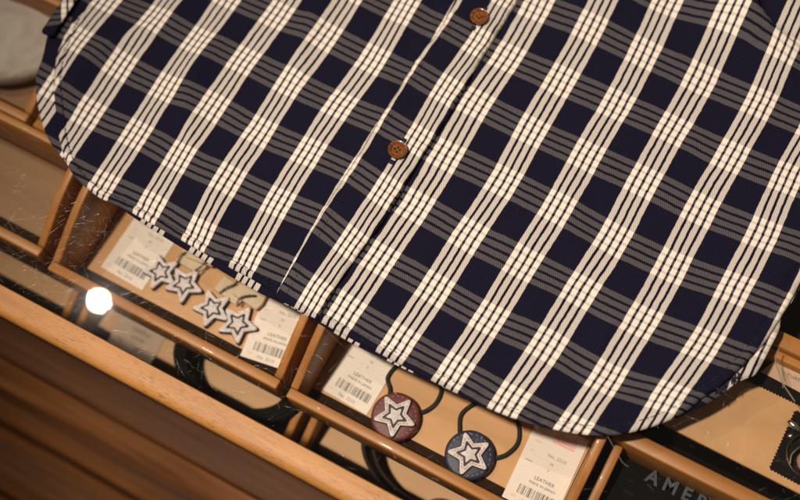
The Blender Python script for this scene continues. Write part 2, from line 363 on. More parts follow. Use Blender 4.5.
# ------------------------------------------------------------------ the setting: floor, counter
FLOOR_Z = -0.30
fl = bpy.data.objects.new('floor', bpy.data.meshes.new('floor')); COL.objects.link(fl)
bm = bmesh.new(); box_bm(bm, -1.3, 1.3, -1.2, .6, FLOOR_Z-.03, FLOOR_Z-.006); bm.to_mesh(fl.data); bm.free()
fl.data.materials.append(M['case']); fl['kind'] = 'structure'
PW = .048
for k in range(-16, 4):
    y0 = -.1990 + k*PW
    dz = RNG.uniform(-.0006, .0006)
    box('plank', -1.3, 1.3, y0 + .0012, y0 + PW - .0012, FLOOR_Z-.0058, FLOOR_Z+dz, M['floor'], fl, bevel=.0015, seg=1)

counter = thing('display_counter', (0, 0, FLOOR_Z), 'glass-topped wooden display counter with a light front rail that the plaid shirt lies on', 'counter')
GB = -.005     # underside of the glass
bm = bmesh.new(); box_bm(bm, -.75, .75, -.1235, .62, GB, 0.0)
bm_obj('glass_top', bm, M['glass'], counter)
# front rail: rounded front arris
prof = [(-.1238, -.0145), (-.1238, -.0004), (-.1243, .0003), (-.1300, .0004), (-.1350, .0002), (-.1370, -.0004), (-.1384, -.0016), (-.1392, -.0034), (-.1395, -.0060), (-.1393, -.0105), (-.1380, -.0135), (-.1285, -.0145)]
bm = bmesh.new()
A = [bm.verts.new((-.75, y, z)) for y, z in prof]; B = [bm.verts.new((.75, y, z)) for y, z in prof]
for i in range(len(prof)):
    j = (i+1) % len(prof); bm.faces.new((A[i], A[j], B[j], B[i]))
bm.faces.new(A); bm.faces.new(list(reversed(B)))
o = bm_obj('front_rail', bm, M['rail'], counter, smooth=True)
e = o.modifiers.new('split', 'EDGE_SPLIT'); e.split_angle = math.radians(50)
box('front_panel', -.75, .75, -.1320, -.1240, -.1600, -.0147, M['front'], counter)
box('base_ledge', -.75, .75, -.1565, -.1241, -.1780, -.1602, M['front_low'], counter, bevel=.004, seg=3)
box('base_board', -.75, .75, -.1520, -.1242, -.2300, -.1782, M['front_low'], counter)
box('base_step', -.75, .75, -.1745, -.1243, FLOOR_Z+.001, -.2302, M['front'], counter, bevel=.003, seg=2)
box('case_bottom', -.75, .75, -.1232, .62, -.138, -.1285, M['case'], counter)
box('upper_shelf', -.75, .75, -.0990, .62, -.0705, -.0625, M['case'], counter)
box('shelf_riser', -.75, .75, .02, .03, -.1280, -.0710, M['case'], counter)
box('side_wall', -.76, -.7505, -.1235, .62, FLOOR_Z+.001, -.0001, M['front'], counter)
box('side_wall', .7505, .76, -.1235, .62, FLOOR_Z+.001, -.0001, M['front'], counter)

# ------------------------------------------------------------------ trays
def tray(x0, x1, y0, y1, zb, zf, zr, label, floor_mat='tray_floor', group='wooden trays in the counter', wt=.0052, back=True, front_t=.0062):
    """zb underside, zf rim of the low front, zr rim of the raised back"""
    t = thing('wooden_tray', ((x0+x1)/2, (y0+y1)/2, zb), label, 'tray', group)
    box('base', x0+wt, x1-wt, y0+front_t, y1-wt, zb, zb+.0008, M['case'], t)  # dark base: its bare front strip stands in for the front wall's shadow
    box('floor_board', x0+wt+.0004, x1-wt-.0004, y0+front_t+.0095, y1-wt-.0004, zb+.0009, zb+.0028, M[floor_mat], t)  # stops short of the front wall so the painted shade strip shows
    box('front_wall', x0+.0003, x1-.0003, y0, y0+front_t, zb, zf, M['tray'], t, bevel=.0010, seg=2)
    for xa, xb in ((x0, x0+wt), (x1-wt, x1)):
        pts = [(y0+front_t+.0002, zb), (y1, zb), (y1, zr)]
        L_ = y1 - y0 - front_t
        for k in range(13):
            s = 1 - k/12
            pts.append((y0+front_t+.0002 + L_*.92*s, zf + (zr-zf)*(math.sin(s*math.pi/2)**1.1)))
        bm = bmesh.new()
        A = [bm.verts.new((xa, y, z)) for y, z in pts]; B = [bm.verts.new((xb, y, z)) for y, z in pts]
        n = len(pts)
        for i in range(n):
            j = (i+1) % n; bm.faces.new((A[i], A[j], B[j], B[i]))
        bm.faces.new(A); bm.faces.new(list(reversed(B)))
        bm_obj('side_wall', bm, M['tray_y'], t, bevel=.0009, seg=2)
    if back: box('back_wall', x0+wt+.0002, x1-wt-.0002, y1-wt, y1-.0003, zb, zr-.002, M['tray'], t, bevel=.001)
    return t
ZU = -.0624                      # upper trays stand here
UF = ZU + .0028                  # their floor
tray(-.372, -.2035, -.0960, -.0285, ZU, -.030, -.0085, 'empty brown wooden tray left of the tray with star keychains', 'tray_floor_shaded')
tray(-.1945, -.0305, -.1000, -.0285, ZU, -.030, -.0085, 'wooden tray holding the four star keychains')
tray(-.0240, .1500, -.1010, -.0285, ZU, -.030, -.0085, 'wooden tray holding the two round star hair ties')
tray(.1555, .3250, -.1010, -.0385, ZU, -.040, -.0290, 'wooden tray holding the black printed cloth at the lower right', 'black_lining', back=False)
tray(-.4300, -.2610, -.0245, .0560, ZU, -.026, -.0085, 'wooden tray holding the pale grey pouch at the far left', 'tray_floor_shaded')
tray(-.2560, -.0900, -.0245, .0560, ZU, -.026, -.0085, 'brown wooden tray mostly hidden under the left edge of the shirt', 'tray_floor_shaded')
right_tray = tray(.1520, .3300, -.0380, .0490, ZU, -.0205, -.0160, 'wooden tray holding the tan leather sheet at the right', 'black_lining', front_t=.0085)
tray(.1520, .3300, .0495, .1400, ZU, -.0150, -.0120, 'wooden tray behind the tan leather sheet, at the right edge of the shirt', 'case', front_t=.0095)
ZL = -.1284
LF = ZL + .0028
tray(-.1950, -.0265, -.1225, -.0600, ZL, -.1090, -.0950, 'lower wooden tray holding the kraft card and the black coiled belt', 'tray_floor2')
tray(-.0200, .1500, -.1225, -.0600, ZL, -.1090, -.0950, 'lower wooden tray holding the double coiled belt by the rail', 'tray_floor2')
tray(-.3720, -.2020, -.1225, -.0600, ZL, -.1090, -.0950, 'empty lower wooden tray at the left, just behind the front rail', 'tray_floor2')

# ------------------------------------------------------------------ cards with print
def text_mesh(body, size, x, y, z, align='LEFT', bold=0.0):
    cu = bpy.data.curves.new('txt', 'FONT'); cu.body = body; cu.size = size; cu.align_x = align; cu.extrude = .00003; cu.offset = bold
    cu.resolution_u = 3
    to = bpy.data.objects.new('txt', cu); COL.objects.link(to)
    bpy.context.view_layer.update()
    me = bpy.data.meshes.new_from_object(to.evaluated_get(bpy.context.evaluated_depsgraph_get()))
    bpy.data.objects.remove(to, do_unlink=True); bpy.data.curves.remove(cu)
    me.transform(Matrix.Translation((x, y, z)))
    return me

def price_card(x, y, w, h, ang, z, label, dz=0.0):
    t = thing('price_card', (x, y, z), label, 'price tag', 'white price cards in the trays')
    box('sheet', x, x+w, y, y+h, z+.0001+dz, z+.0006+dz, M['card'], t)
    zt = z + .00065 + dz
    def tx(name, body, size, rx, ry, mat, align='LEFT'):
        mesh_obj(name, text_mesh(body, size, x+rx*w, y+ry*h, zt, align), M[mat], t)
    tx('printed_line', 'No. 2510', .0030, .44, .63, 'ink_soft')
    tx('printed_line', 'M', .0026, .54, .545, 'ink_soft')
    tx('printed_line', 'F', .0026, .54, .465, 'ink_soft')
    tx('printed_line', 'LEATHER', .0031, .38, .335, 'ink')
    tx('printed_line', 'MADE IN JAPAN', .0023, .32, .275, 'ink')
    tx('printed_line', 'No. 2510', .0030, .34, .035, 'ink_soft')
    for ry in (.58, .50, .42, .24):
        bm = bmesh.new(); box_bm(bm, x+.10*w, x+.93*w, y+ry*h, y+ry*h+.00022, zt, zt+.00004); bm_obj('pink_rule', bm, M['pink_soft'], t)
    for rx, ry, rw, rh in ((.12, .73, .14, .025), (.10, .61, .10, .018), (.10, .49, .13, .016), (.10, .06, .12, .022)):
        bm = bmesh.new(); box_bm(bm, x+rx*w, x+(rx+rw)*w, y+ry*h, y+(ry+rh)*h, zt, zt+.00004); bm_obj('pink_caption', bm, M['pink_soft'], t)
    bm = bmesh.new()
    for k in range(4):
        xs = x + (.42 + .05*(k % 2))*w
        box_bm(bm, xs, xs + (.36 + .06*((k+1) % 2))*w, y + (.80+.033*k)*h, y + (.80+.033*k+.024)*h, zt, zt+.00004)
    bm_obj('pink_stamp', bm, M['pink'], t)
    bm = bmesh.new(); rr = random.Random(5); xx = x + .20*w
    while xx < x + .90*w:
        bw = rr.choice((.00022, .00022, .00045, .0007)); box_bm(bm, xx, xx+bw, y+.115*h, y+.225*h, zt, zt+.00004)
        xx += bw + rr.choice((.0003, .0003, .0006, .0009))
    bm_obj('barcode', bm, M['ink'], t)
    t.rotation_euler.z = math.radians(ang)
    return t
CW, CH = .0325, .052
price_card(-.1785, -.0795, CW, CH, -2.0, UF, 'white price card left of the star keychains')
price_card(-.0685, -.0885, CW-.003, CH, 9.0, UF, 'white price card right of the star keychains, tilted')
price_card(-.0140, -.0835, CW, CH, -2.5, UF, 'white price card left of the oxblood star hair tie')
price_card(.1115, -.0905, CW, CH, 1.5, UF, 'white price card with pink stamp right of the navy star hair tie')

kc = thing('kraft_card', (-.155, -.104, LF), 'greyish kraft card with dark print deep behind the rail, below the lamp glare', 'card')
bm = bmesh.new(); prism(bm, [(-.1755, -.1185), (-.1400, -.1195), (-.1415, -.0880), (-.1770, -.0875)], LF, LF+.0007); bm_obj('sheet', bm, M['card_grey'], kc)
for body, sz, xx, yy in (('Leather', .0050, -.1655, -.0985), ('goods', .0042, -.1625, -.1035), ('No.', .0038, -.1710, -.1090), ('S', .004, -.1560, -.1100), ('F', .0035, -.1575, -.1145)):
    mesh_obj('printed_line', text_mesh(body, sz, xx, yy, LF+.00074), M['ink'], kc)
bm = bmesh.new(); lathe_bm(bm, [(0, .0001), (.0016, .0001), (.0016, 0)], (-.1560, -.0915, LF+.0007), 12); bm_obj('punched_mark', bm, M['ink'], kc)

# ------------------------------------------------------------------ star pieces
def star_pts(cx, cy, R, r, rot, rnd=.16):
    out = []
    for k in range(5):
        a = rot + 2*math.pi*k/5
        tip = Vector((math.cos(a), math.sin(a)))
        side = Vector((-tip.y, tip.x))
        for q in (-1, -.4, .4, 1):
            d = R*(1 - rnd*.42*(q*q)) ; out.append(Vector((cx, cy)) + tip*d - side*(-q)*R*rnd*.55)
        b = a + math.pi/5
        out.append(Vector((cx, cy)) + Vector((math.cos(b), math.sin(b)))*r)
    return [(p.x, p.y) for p in out]

def star_ring(bm, cx, cy, R, r, Ri, ri, rot, z0, z1):
    o_ = star_pts(cx, cy, R, r, rot); i_ = star_pts(cx, cy, Ri, ri, rot); n = len(o_)
    V = [[bm.verts.new((x, y, z)) for x, y in pts] for pts, z in ((o_, z0), (o_, z1), (i_, z1), (i_, z0))]
    for a, b in ((0, 1), (1, 2), (2, 3), (3, 0)):
        for k in range(n):
            bm.faces.new((V[a][k], V[a][(k+1) % n], V[b][(k+1) % n], V[b][k]))

def star_emblem(parent, cx, cy, R, rot, z, h, stitch=True):
    r = R*.52
    bm = bmesh.new(); prism(bm, star_pts(cx, cy, R*1.06, r*1.10, rot), z, z+h*.55)
    s = bm_obj('star_backing', bm, M['star_dark'], parent, bevel=.0004)
    bm = bmesh.new(); star_ring(bm, cx, cy, R, r, R*.60, r*.62, rot, z+h*.56, z+h)
    bm_obj('star_border', bm, M['star_white'], parent, bevel=.0004)
    bm = bmesh.new(); prism(bm, star_pts(cx, cy, R*.41, r*.43, rot), z+h*.56, z+h*1.05)
    bm_obj('inner_star', bm, M['star_white'], parent, bevel=.0004)
    if stitch:
        pts = star_pts(cx, cy, R*.79, r*.80, rot)
        bm = bmesh.new()
        P = [Vector((*p, z+h+.00015)) for p in pts]
        for i in range(len(P)):
            a, b = P[i], P[(i+1) % len(P)]
            if (b-a).length < R*.12: continue
            m = 3
            for k in range(m):
                tube_bm(bm, [a.lerp(b, (k+.22)/m), a.lerp(b, (k+.80)/m)], .00020, 4)
        bm_obj('star_stitching', bm, M['red_stitch'], parent)

def keychain(cx, cy, R, rot, tab, label, chain, lift=0.0):
    t = thing('star_keychain', (cx, cy, UF), label, 'keychain', 'star keychains in the tray')
    star_emblem(t, cx, cy, R, rot, UF, .0052, False)
    tx, ty, ang = tab
    c, s = math.cos(ang), math.sin(ang)
    q = [(-.0095, -.005), (.0095, -.005), (.0105, 0), (.0095, .006), (-.0095, .006)]
    bm = bmesh.new(); prism(bm, [(tx+c*a-s*b, ty+s*a+c*b) for a, b in q], UF+lift, UF+.0030+lift); bm_obj('leather_tab', bm, M['tab'], t, bevel=.0005)
    bm = bmesh.new(); P = spline([(x, y, UF+.0042+lift+.0012*math.sin(k)) for k, (x, y) in enumerate(chain)], 40)
    for k in range(0, 39, 3):
        tube_bm(bm, [P[k], P[min(k+2, 39)]], .0007 + .0002*((k//3) % 2), 6)
    bm_obj('chain', bm, M['star_dark'], t, smooth=True)
    return t
keychain(-.1405, -.0655, .0118, math.radians(58), (-.1270, -.0500, -.05), 'pale star keychain beside the left price card, first of four', [(-.1340, -.0560), (-.1345, -.0500), (-.1320, -.0470), (-.1290, -.0440)])
keychain(-.1225, -.0655, .0122, math.radians(76), (-.1225, -.0440, .1), 'pale star keychain second of four from the left card', [(-.1200, -.0555), (-.1175, -.0510), (-.1170, -.0460), (-.1180, -.0420)], .0031)
keychain(-.0985, -.0710, .0122, math.radians(62), (-.0950, -.0560, -.16), 'pale star keychain third of four, with its tab above', [(-.0995, -.0605), (-.0975, -.0560), (-.0940, -.0515), (-.0930, -.0480)])
keychain(-.0790, -.0722, .0125, math.radians(84), (-.0820, -.0535, -.12), 'pale star keychain nearest the tilted price card, last of four', [(-.0850, -.0625), (-.0850, -.0580), (-.0815, -.0545), (-.0770, -.0520)], .0031)

def hair_tie(cx, cy, leather, rot, loop, label):
    t = thing('hair_tie', (cx, cy, UF), label, 'hair tie', 'round star hair ties in the tray')
    R = .0147; H = .0070
    bm = bmesh.new(); lathe_bm(bm, [(0, 0), (R-.0006, 0), (R, .0012), (R, H-.0016), (R-.0006, H-.0004), (R-.0016, H), (R*.6, H+.0005), (0, H+.0007)], (cx, cy, UF), 48)
    d = bm_obj('disc', bm, M[leather], t, smooth=True)
    bm = bmesh.new()
    for k in range(26):
        a = 2*math.pi*k/26; u = Vector((math.cos(a), math.sin(a), 0)); w = Vector((-u.y, u.x, 0))
        c0 = Vector((cx, cy, UF+H+.00005)) + u*(R-.0026)
        tube_bm(bm, [c0-w*.0006, c0+w*.0006], .00028, 4)
    bm_obj('edge_stitching', bm, M['pale_dot'], d)
    star_emblem(t, cx, cy, .0128, rot, UF+H+.0004, .0022, True)
    bm = bmesh.new()
    tube_bm(bm, spline([(x, y, UF+zz) for x, y, zz in loop], 60), lambda s: .00125, 8)
    bm_obj('elastic_cord', bm, M['cord'], t, smooth=True)
    return t
hair_tie(.0352, -.0785, 'oxblood', math.radians(73), [(.0270, -.0730, .003), (.0240, -.0650, .0020), (.0190, -.0585, .0016), (.0225, -.0480, .0015), (.0370, -.0430, .0015), (.0500, -.0490, .0016), (.0525, -.0580, .0018), (.0495, -.0660, .0020), (.0440, -.0715, .003)], 'oxblood leather disc hair tie with white star and black cord')
hair_tie(.0845, -.0785, 'navy_leather', math.radians(57), [(.0760, -.0725, .003), (.0720, -.0670, .0020), (.0690, -.0575, .0016), (.0760, -.0465, .0015), (.0900, -.0430, .0015), (.1010, -.0480, .0016), (.1060, -.0580, .0018), (.1030, -.0680, .0020), (.0960, -.0745, .003)], 'navy leather disc hair tie with white star and black cord')

# ------------------------------------------------------------------ coiled belts in the lower trays
def coil_band(bm, cx, cy, r0, r1, a0, a1, z0, z1, th, n=90, sy=1.0):
    rings = []
    for k in range(n+1):
        s = k/n; a = a0+(a1-a0)*s; r = r0+(r1-r0)*s + .0006*math.sin(a*3+1)
        u = Vector((math.cos(a), math.sin(a)*sy, 0)); c = Vector((cx, cy, 0))
        rings.append([bm.verts.new(c+u*rr+Vector((0, 0, z))) for rr, z in ((r-th/2, z0), (r+th/2, z0), (r+th/2, z1), (r-th/2, z1))])
    for A, B in zip(rings, rings[1:]):
        for i in range(4):
            bm.faces.new((A[i], A[(i+1) % 4], B[(i+1) % 4], B[i]))
    bm.faces.new(rings[0]); bm.faces.new(rings[-1])
def belt(cx, cy, r_out, r_in, turns, mat, label, h, sy=.66):
    t = thing('coiled_belt', (cx, cy, LF), label, 'belt', 'coiled belts in the lower trays')
    bm = bmesh.new(); coil_band(bm, cx, cy, r_out, r_in, -.6, -.6+2*math.pi*turns, LF, LF+h, .0032, int(80*turns), sy)
    bm_obj('strap', bm, mat, t, smooth=False, bevel=.0006, seg=1)
    bm = bmesh.new(); coil_band(bm, cx, cy, r_out+.0030, r_out+.0029, -1.15, -.85, LF+h*.4, LF+h*.6, .0022, 8, sy)
    bm_obj('belt_loop', bm, mat, t)
    return t
belt(-.0770, -.0945, .0465, .0365, 3.2, M['belt'], 'black belt coiled in a ring behind the rail, beside the kraft card', .030, .56)
belt(.0650, -.0880, .0545, .0395, 2.1, M['belt_brown'], 'dark belt coiled in two wide turns below the hair ties', .022, .58)
lp = thing('leather_fob', (.086, -.108, LF), 'oxblood leather fob lying inside the double coiled belt', 'fob')
bm = bmesh.new(); prism(bm, [(.0690+.018*(1+math.cos(a))*.9, -.1090+.0095*math.sin(a)) for a in np.linspace(0, 2*math.pi, 24, endpoint=False)], LF, LF+.004)
bm_obj('leather', bm, M['oxblood'], lp, bevel=.001)
bm = bmesh.new(); lathe_bm(bm, [(.0018, 0), (.0032, 0), (.0032, .0006), (.0018, .0006), (.0018, 0)], (.0930, -.1090, LF+.0040), 20); bm_obj('eyelet', bm, M['brass'], lp)

# ------------------------------------------------------------------ right-hand trays: leather sheet, pinked patches, clasp, printed cloth
def zig(a, b, pitch, amp):
    a, b = Vector(a), Vector(b); L_ = (b-a).length; n = max(2, int(L_/pitch)); d = (b-a)/n; w = Vector((d.y, -d.x)).normalized()*amp
    out = []
    for k in range(n):
        out += [tuple(a+d*k), tuple(a+d*(k+.5)+w)]
    return out
SB = -.0314                      # top of the black insert in the right-hand tray
SH = -.0280
box('insert', .1580, .3240, -.0175, .0425, UF+.0002, SB, M['black_lining'], right_tray)
sheet = thing('leather_sheet', (.215, .005, SB), 'plain tan leather sheet lying beside the right hem of the shirt', 'leather sheet')
bm = bmesh.new(); prism(bm, [(.1640, -.0160), (.1780, -.0168), (.3100, -.0185), (.3100, .0300), (.1640, .0310)], SB+.0002, SH); bm_obj('hide', bm, M['tan_leather'], sheet, bevel=.0008)
pp = thing('pinked_patch', (.262, .01, SH), 'black leather patch with zigzag pinked edges on the right of the tan sheet', 'leather patch', 'black pinked leather pieces')
c1, c2, c3, c4 = (.2362, -.0125), (.2980, -.0150), (.2980, .0235), (.2367, .0235)
bm = bmesh.new(); prism(bm, zig(c1, c2, .0019, .0008)+zig(c2, c3, .0019, .0008)+zig(c3, c4, .0019, .0008)+zig(c4, c1, .0019, .0008), SH+.0002, SH+.0018)
bm_obj('leather', bm, M['black_leather'], pp)
pk = thing('pinked_strip', (.225, .034, SB), 'black zigzag-edged leather strip behind the tan sheet by the hem corner', 'leather strip', 'black pinked leather pieces')
q1, q2, q3, q4 = (.1850, .0283), (.3050, .0276), (.3050, .0375), (.1850, .0375)
bm = bmesh.new(); prism(bm, zig(q1, q2, .0019, .0008)+[q2, q3, q4], SH+.0002, SH+.0016)
bm_obj('leather', bm, M['black_leather'], pk)
purse = thing('coin_purse', (.2555, .003, SH), 'small brown leather purse with metal clasp on the black pinked patch', 'purse')
PZ = SH + .0020
bm = bmesh.new(); prism(bm, [(.2610+.0135*math.cos(a)*(1.0+.1*math.cos(2*a)), -.0010+.0095*math.sin(a)) for a in np.linspace(0, 2*math.pi, 28, endpoint=False)], PZ, PZ+.0045); bm_obj('body', bm, M['brown_leather'], purse, bevel=.002)
bm = bmesh.new(); tube_bm(bm, [(.2520+.0128*math.cos(a), .0015+.0125*math.sin(a), PZ+.0052+.0008*math.sin(2*a)) for a in np.linspace(0, 2*math.pi, 30, endpoint=False)], .0006, 6, True); bm_obj('ring', bm, M['brass'], purse, smooth=True)
bm = bmesh.new(); tube_bm(bm, spline([(.2440, -.0080, PZ+.0052), (.2425, -.0020, PZ+.006), (.2450, .0045, PZ+.007), (.2480, .0105, PZ+.006)], 14), .0008, 6); bm_obj('hook', bm, M['brass'], purse, smooth=True)
bm = bmesh.new()
tube_bm(bm, spline([(.2345, .0152, PZ+.0022), (.2370, .0145, PZ+.0030), (.2400, .0137, PZ+.0030), (.2425, .0130, PZ+.0025)], 12), lambda s: .0008+.0012*math.sin(math.pi*min(1, s*.9+.1)), 10)
bm_obj('clasp', bm, M['metal'], purse, smooth=True)
bm = bmesh.new(); lathe_bm(bm, [(0, .0020), (.0010, .0018), (.0015, .0008), (.0015, 0)], (.2390, .0085, PZ), 14); bm_obj('rivet', bm, M['metal'], purse, smooth=True)
tc = thing('tan_card', (.228, .0420, SB), 'tan card with small dark print just behind the zigzag strip at the right edge', 'card')
bm = bmesh.new(); prism(bm, [(.2110, .0352), (.2700, .0325), (.2700, .0470), (.2170, .0475)], SH+.0018, SH+.0024)
bm_obj('sheet', bm, M['card_tan'], tc)
mesh_obj('printed_line', text_mesh('YUAR', .0030, .2245, .0395, SH+.00245), M['ink'], tc)
bc = thing('black_cloth', (.235, -.070, UF), 'folded black cloth with grey AMERI lettering at the bottom right corner', 'cloth')
bm = bmesh.new(); box_bm(bm, .1620, .3190, -.0940, -.0392, UF+.0002, UF+.0120)
bmesh.ops.subdivide_edges(bm, edges=bm.edges[:], cuts=6, use_grid_fill=True)
for v in bm.verts:
    if v.co.z > UF+.006: v.co.z += .0010*noise.noise(v.co*60)
bm_obj('folded_cloth', bm, M['black_cloth'], bc, bevel=.003, seg=3)
mesh_obj('lettering', text_mesh('A M E R I', .0108, .1795, -.0462, UF+.0130, bold=.00035), M['print_grey'], bc)

# ------------------------------------------------------------------ pale pouch at the far left
po = thing('grey_pouch', (-.318, .028, UF), 'pale grey rounded cloth pouch left of the shirt corner', 'pouch')
bm = bmesh.new(); bmesh.ops.create_icosphere(bm, subdivisions=5, radius=1.0)
for v in bm.verts:
    a = math.atan2(v.co.y, v.co.x); rr = .037*(1+.07*math.sin(2*a+.6)+.05*math.sin(3*a))
    wv = .35*noise.noise(Vector((v.co.x*1.6, v.co.y*1.6, 3))) + .12*noise.noise(v.co*5)
    v.co = Vector((-.318 + v.co.x*rr*1.06, .0285 + v.co.y*rr*.95, UF + .013 + .013*math.copysign(abs(v.co.z)**.7, v.co.z)*(1+wv if v.co.z > 0 else 1)))
bm_obj('body', bm, M['pouch'], po, smooth=True)
bm = bmesh.new(); prism(bm, [(-.3065+.0075*math.cos(a)*(1+.2*math.sin(3*a)), .0440+.0045*math.sin(a)) for a in np.linspace(0, 2*math.pi, 18, endpoint=False)], UF+.0170, UF+.0236); bm_obj('emblem', bm, M['emblem'], po, bevel=.001)

# ------------------------------------------------------------------ the shirt
class TPS:
    def __init__(self, cps, smooth=1e-6):
        C = np.array(cps, float); self.p = C[:, :2]*10; V = C[:, 2:4]; n = len(C)
        K = self.k(self.p, self.p) + smooth*np.eye(n)
        Pm = np.hstack([np.ones((n, 1)), self.p])
        A = np.zeros((n+3, n+3)); A[:n, :n] = K; A[:n, n:] = Pm; A[n:, :n] = Pm.T
        self.w = np.linalg.solve(A, np.vstack([V, np.zeros((3, 2))]))
    @staticmethod
    def k(a, b):
        d2 = ((a[:, None, :]-b[None, :, :])**2).sum(-1)
        return np.where(d2 > 1e-12, d2*np.log(np.maximum(d2, 1e-12)), 0)
    def __call__(self, q):
        q = np.asarray(q, float)*10; out = np.zeros((len(q), 2)); m = len(self.p)
        for i in range(0, len(q), 4000):
            s = q[i:i+4000]
            out[i:i+4000] = self.k(s, self.p) @ self.w[:m] + np.hstack([np.ones((len(s), 1)), s]) @ self.w[m:]
        return out

def resample(poly, step, closed=True):
    P = [Vector(p) for p in poly]; out = []
    n = len(P)
    for i in range(n if closed else n-1):
        a, b = P[i], P[(i+1) % n]; L_ = (b-a).length; k = max(1, int(round(L_/step)))
        out += [a.lerp(b, j/k) for j in range(k)]
    if not closed: out.append(P[-1])
    return [(p.x, p.y) for p in out]

def smooth_line(poly, step):
    """rounded open polyline"""
    n = max(8, int(sum((Vector(a)-Vector(b)).length for a, b in zip(poly, poly[1:]))/step))
    return [tuple(p) for p in spline(poly, n)]

def seg_dist(q, line):
    """distance of points q to an open polyline, signed side (+ left of travel), arclength"""
    q = np.asarray(q, float); best = np.full(len(q), 1e9); side = np.ones(len(q)); arc = np.zeros(len(q)); s0 = 0.0
    for a, b in zip(line, line[1:]):
        a = np.array(a); b = np.array(b); d = b-a; L_ = math.hypot(*d)
        if L_ < 1e-9: continue
        t = np.clip(((q-a) @ d)/(L_*L_), 0, 1); c = a+t[:, None]*d; e = q-c; dist = np.hypot(e[:, 0], e[:, 1])
        cr = d[0]*(q[:, 1]-a[1])-d[1]*(q[:, 0]-a[0])
        m = dist < best
        best[m] = dist[m]; side[m] = np.sign(cr[m]); arc[m] = s0+t[m]*L_
        s0 += L_
    return best, side, arc

WR = random.Random(3)
RIDGES = []
for k in range(46):
    cx, cy = WR.uniform(-.30, .30), WR.uniform(-.09, .28)
    ang = math.radians(90 + WR.gauss(0, 26)); RIDGES.append((cx, cy, math.cos(ang), math.sin(ang), WR.uniform(.03, .08), WR.uniform(.005, .013), WR.uniform(.0003, .0013)))
# the soft bends seen on the left side of the shirt
RIDGES += [(-.228, .030, .35, .94, .030, .008, .0035), (-.205, .062, .25, .97, .03, .008, .0020), (-.165, .045, -.1, .99, .03, .008, .0026),
           (-.118, .120, .1, .99, .05, .009, .0024), (-.066, .140, .05, 1, .05, .008, .0020), (.175, -.020, .2, .98, .03, .008, .0028), (.205, .020, .4, .92, .03, .010, .0030)]
def wrinkle(q):
    z = np.zeros(len(q))
    for cx, cy, dx, dy, L_, w, a in RIDGES:
        ex, ey = q[:, 0]-cx, q[:, 1]-cy
        u = ex*dx+ey*dy; v = -ex*dy+ey*dx + .25*u*u/L_
        z += a*np.exp(-(u/L_)**2-(v/w)**2)
    z += np.array([.0007*(noise.noise(Vector((p[0]*38, p[1]*22, .3)))+.5)+.00022*noise.noise(Vector((p[0]*140, p[1]*120, 2.1))) for p in q])
    d, s, arc = seg_dist(q, RIDGE)
    A = .0150*np.clip(1-arc/.085, 0, 1)**.8
    z += np.where(s < 0, A*np.exp(-(d/.020)**2), A*np.exp(-(d/.0022)**2))
    z += np.where(s > 0, .010*np.clip((d-.010)/.012, 0, 1)*np.clip(1-arc/.085, 0, 1), 0)
    return z

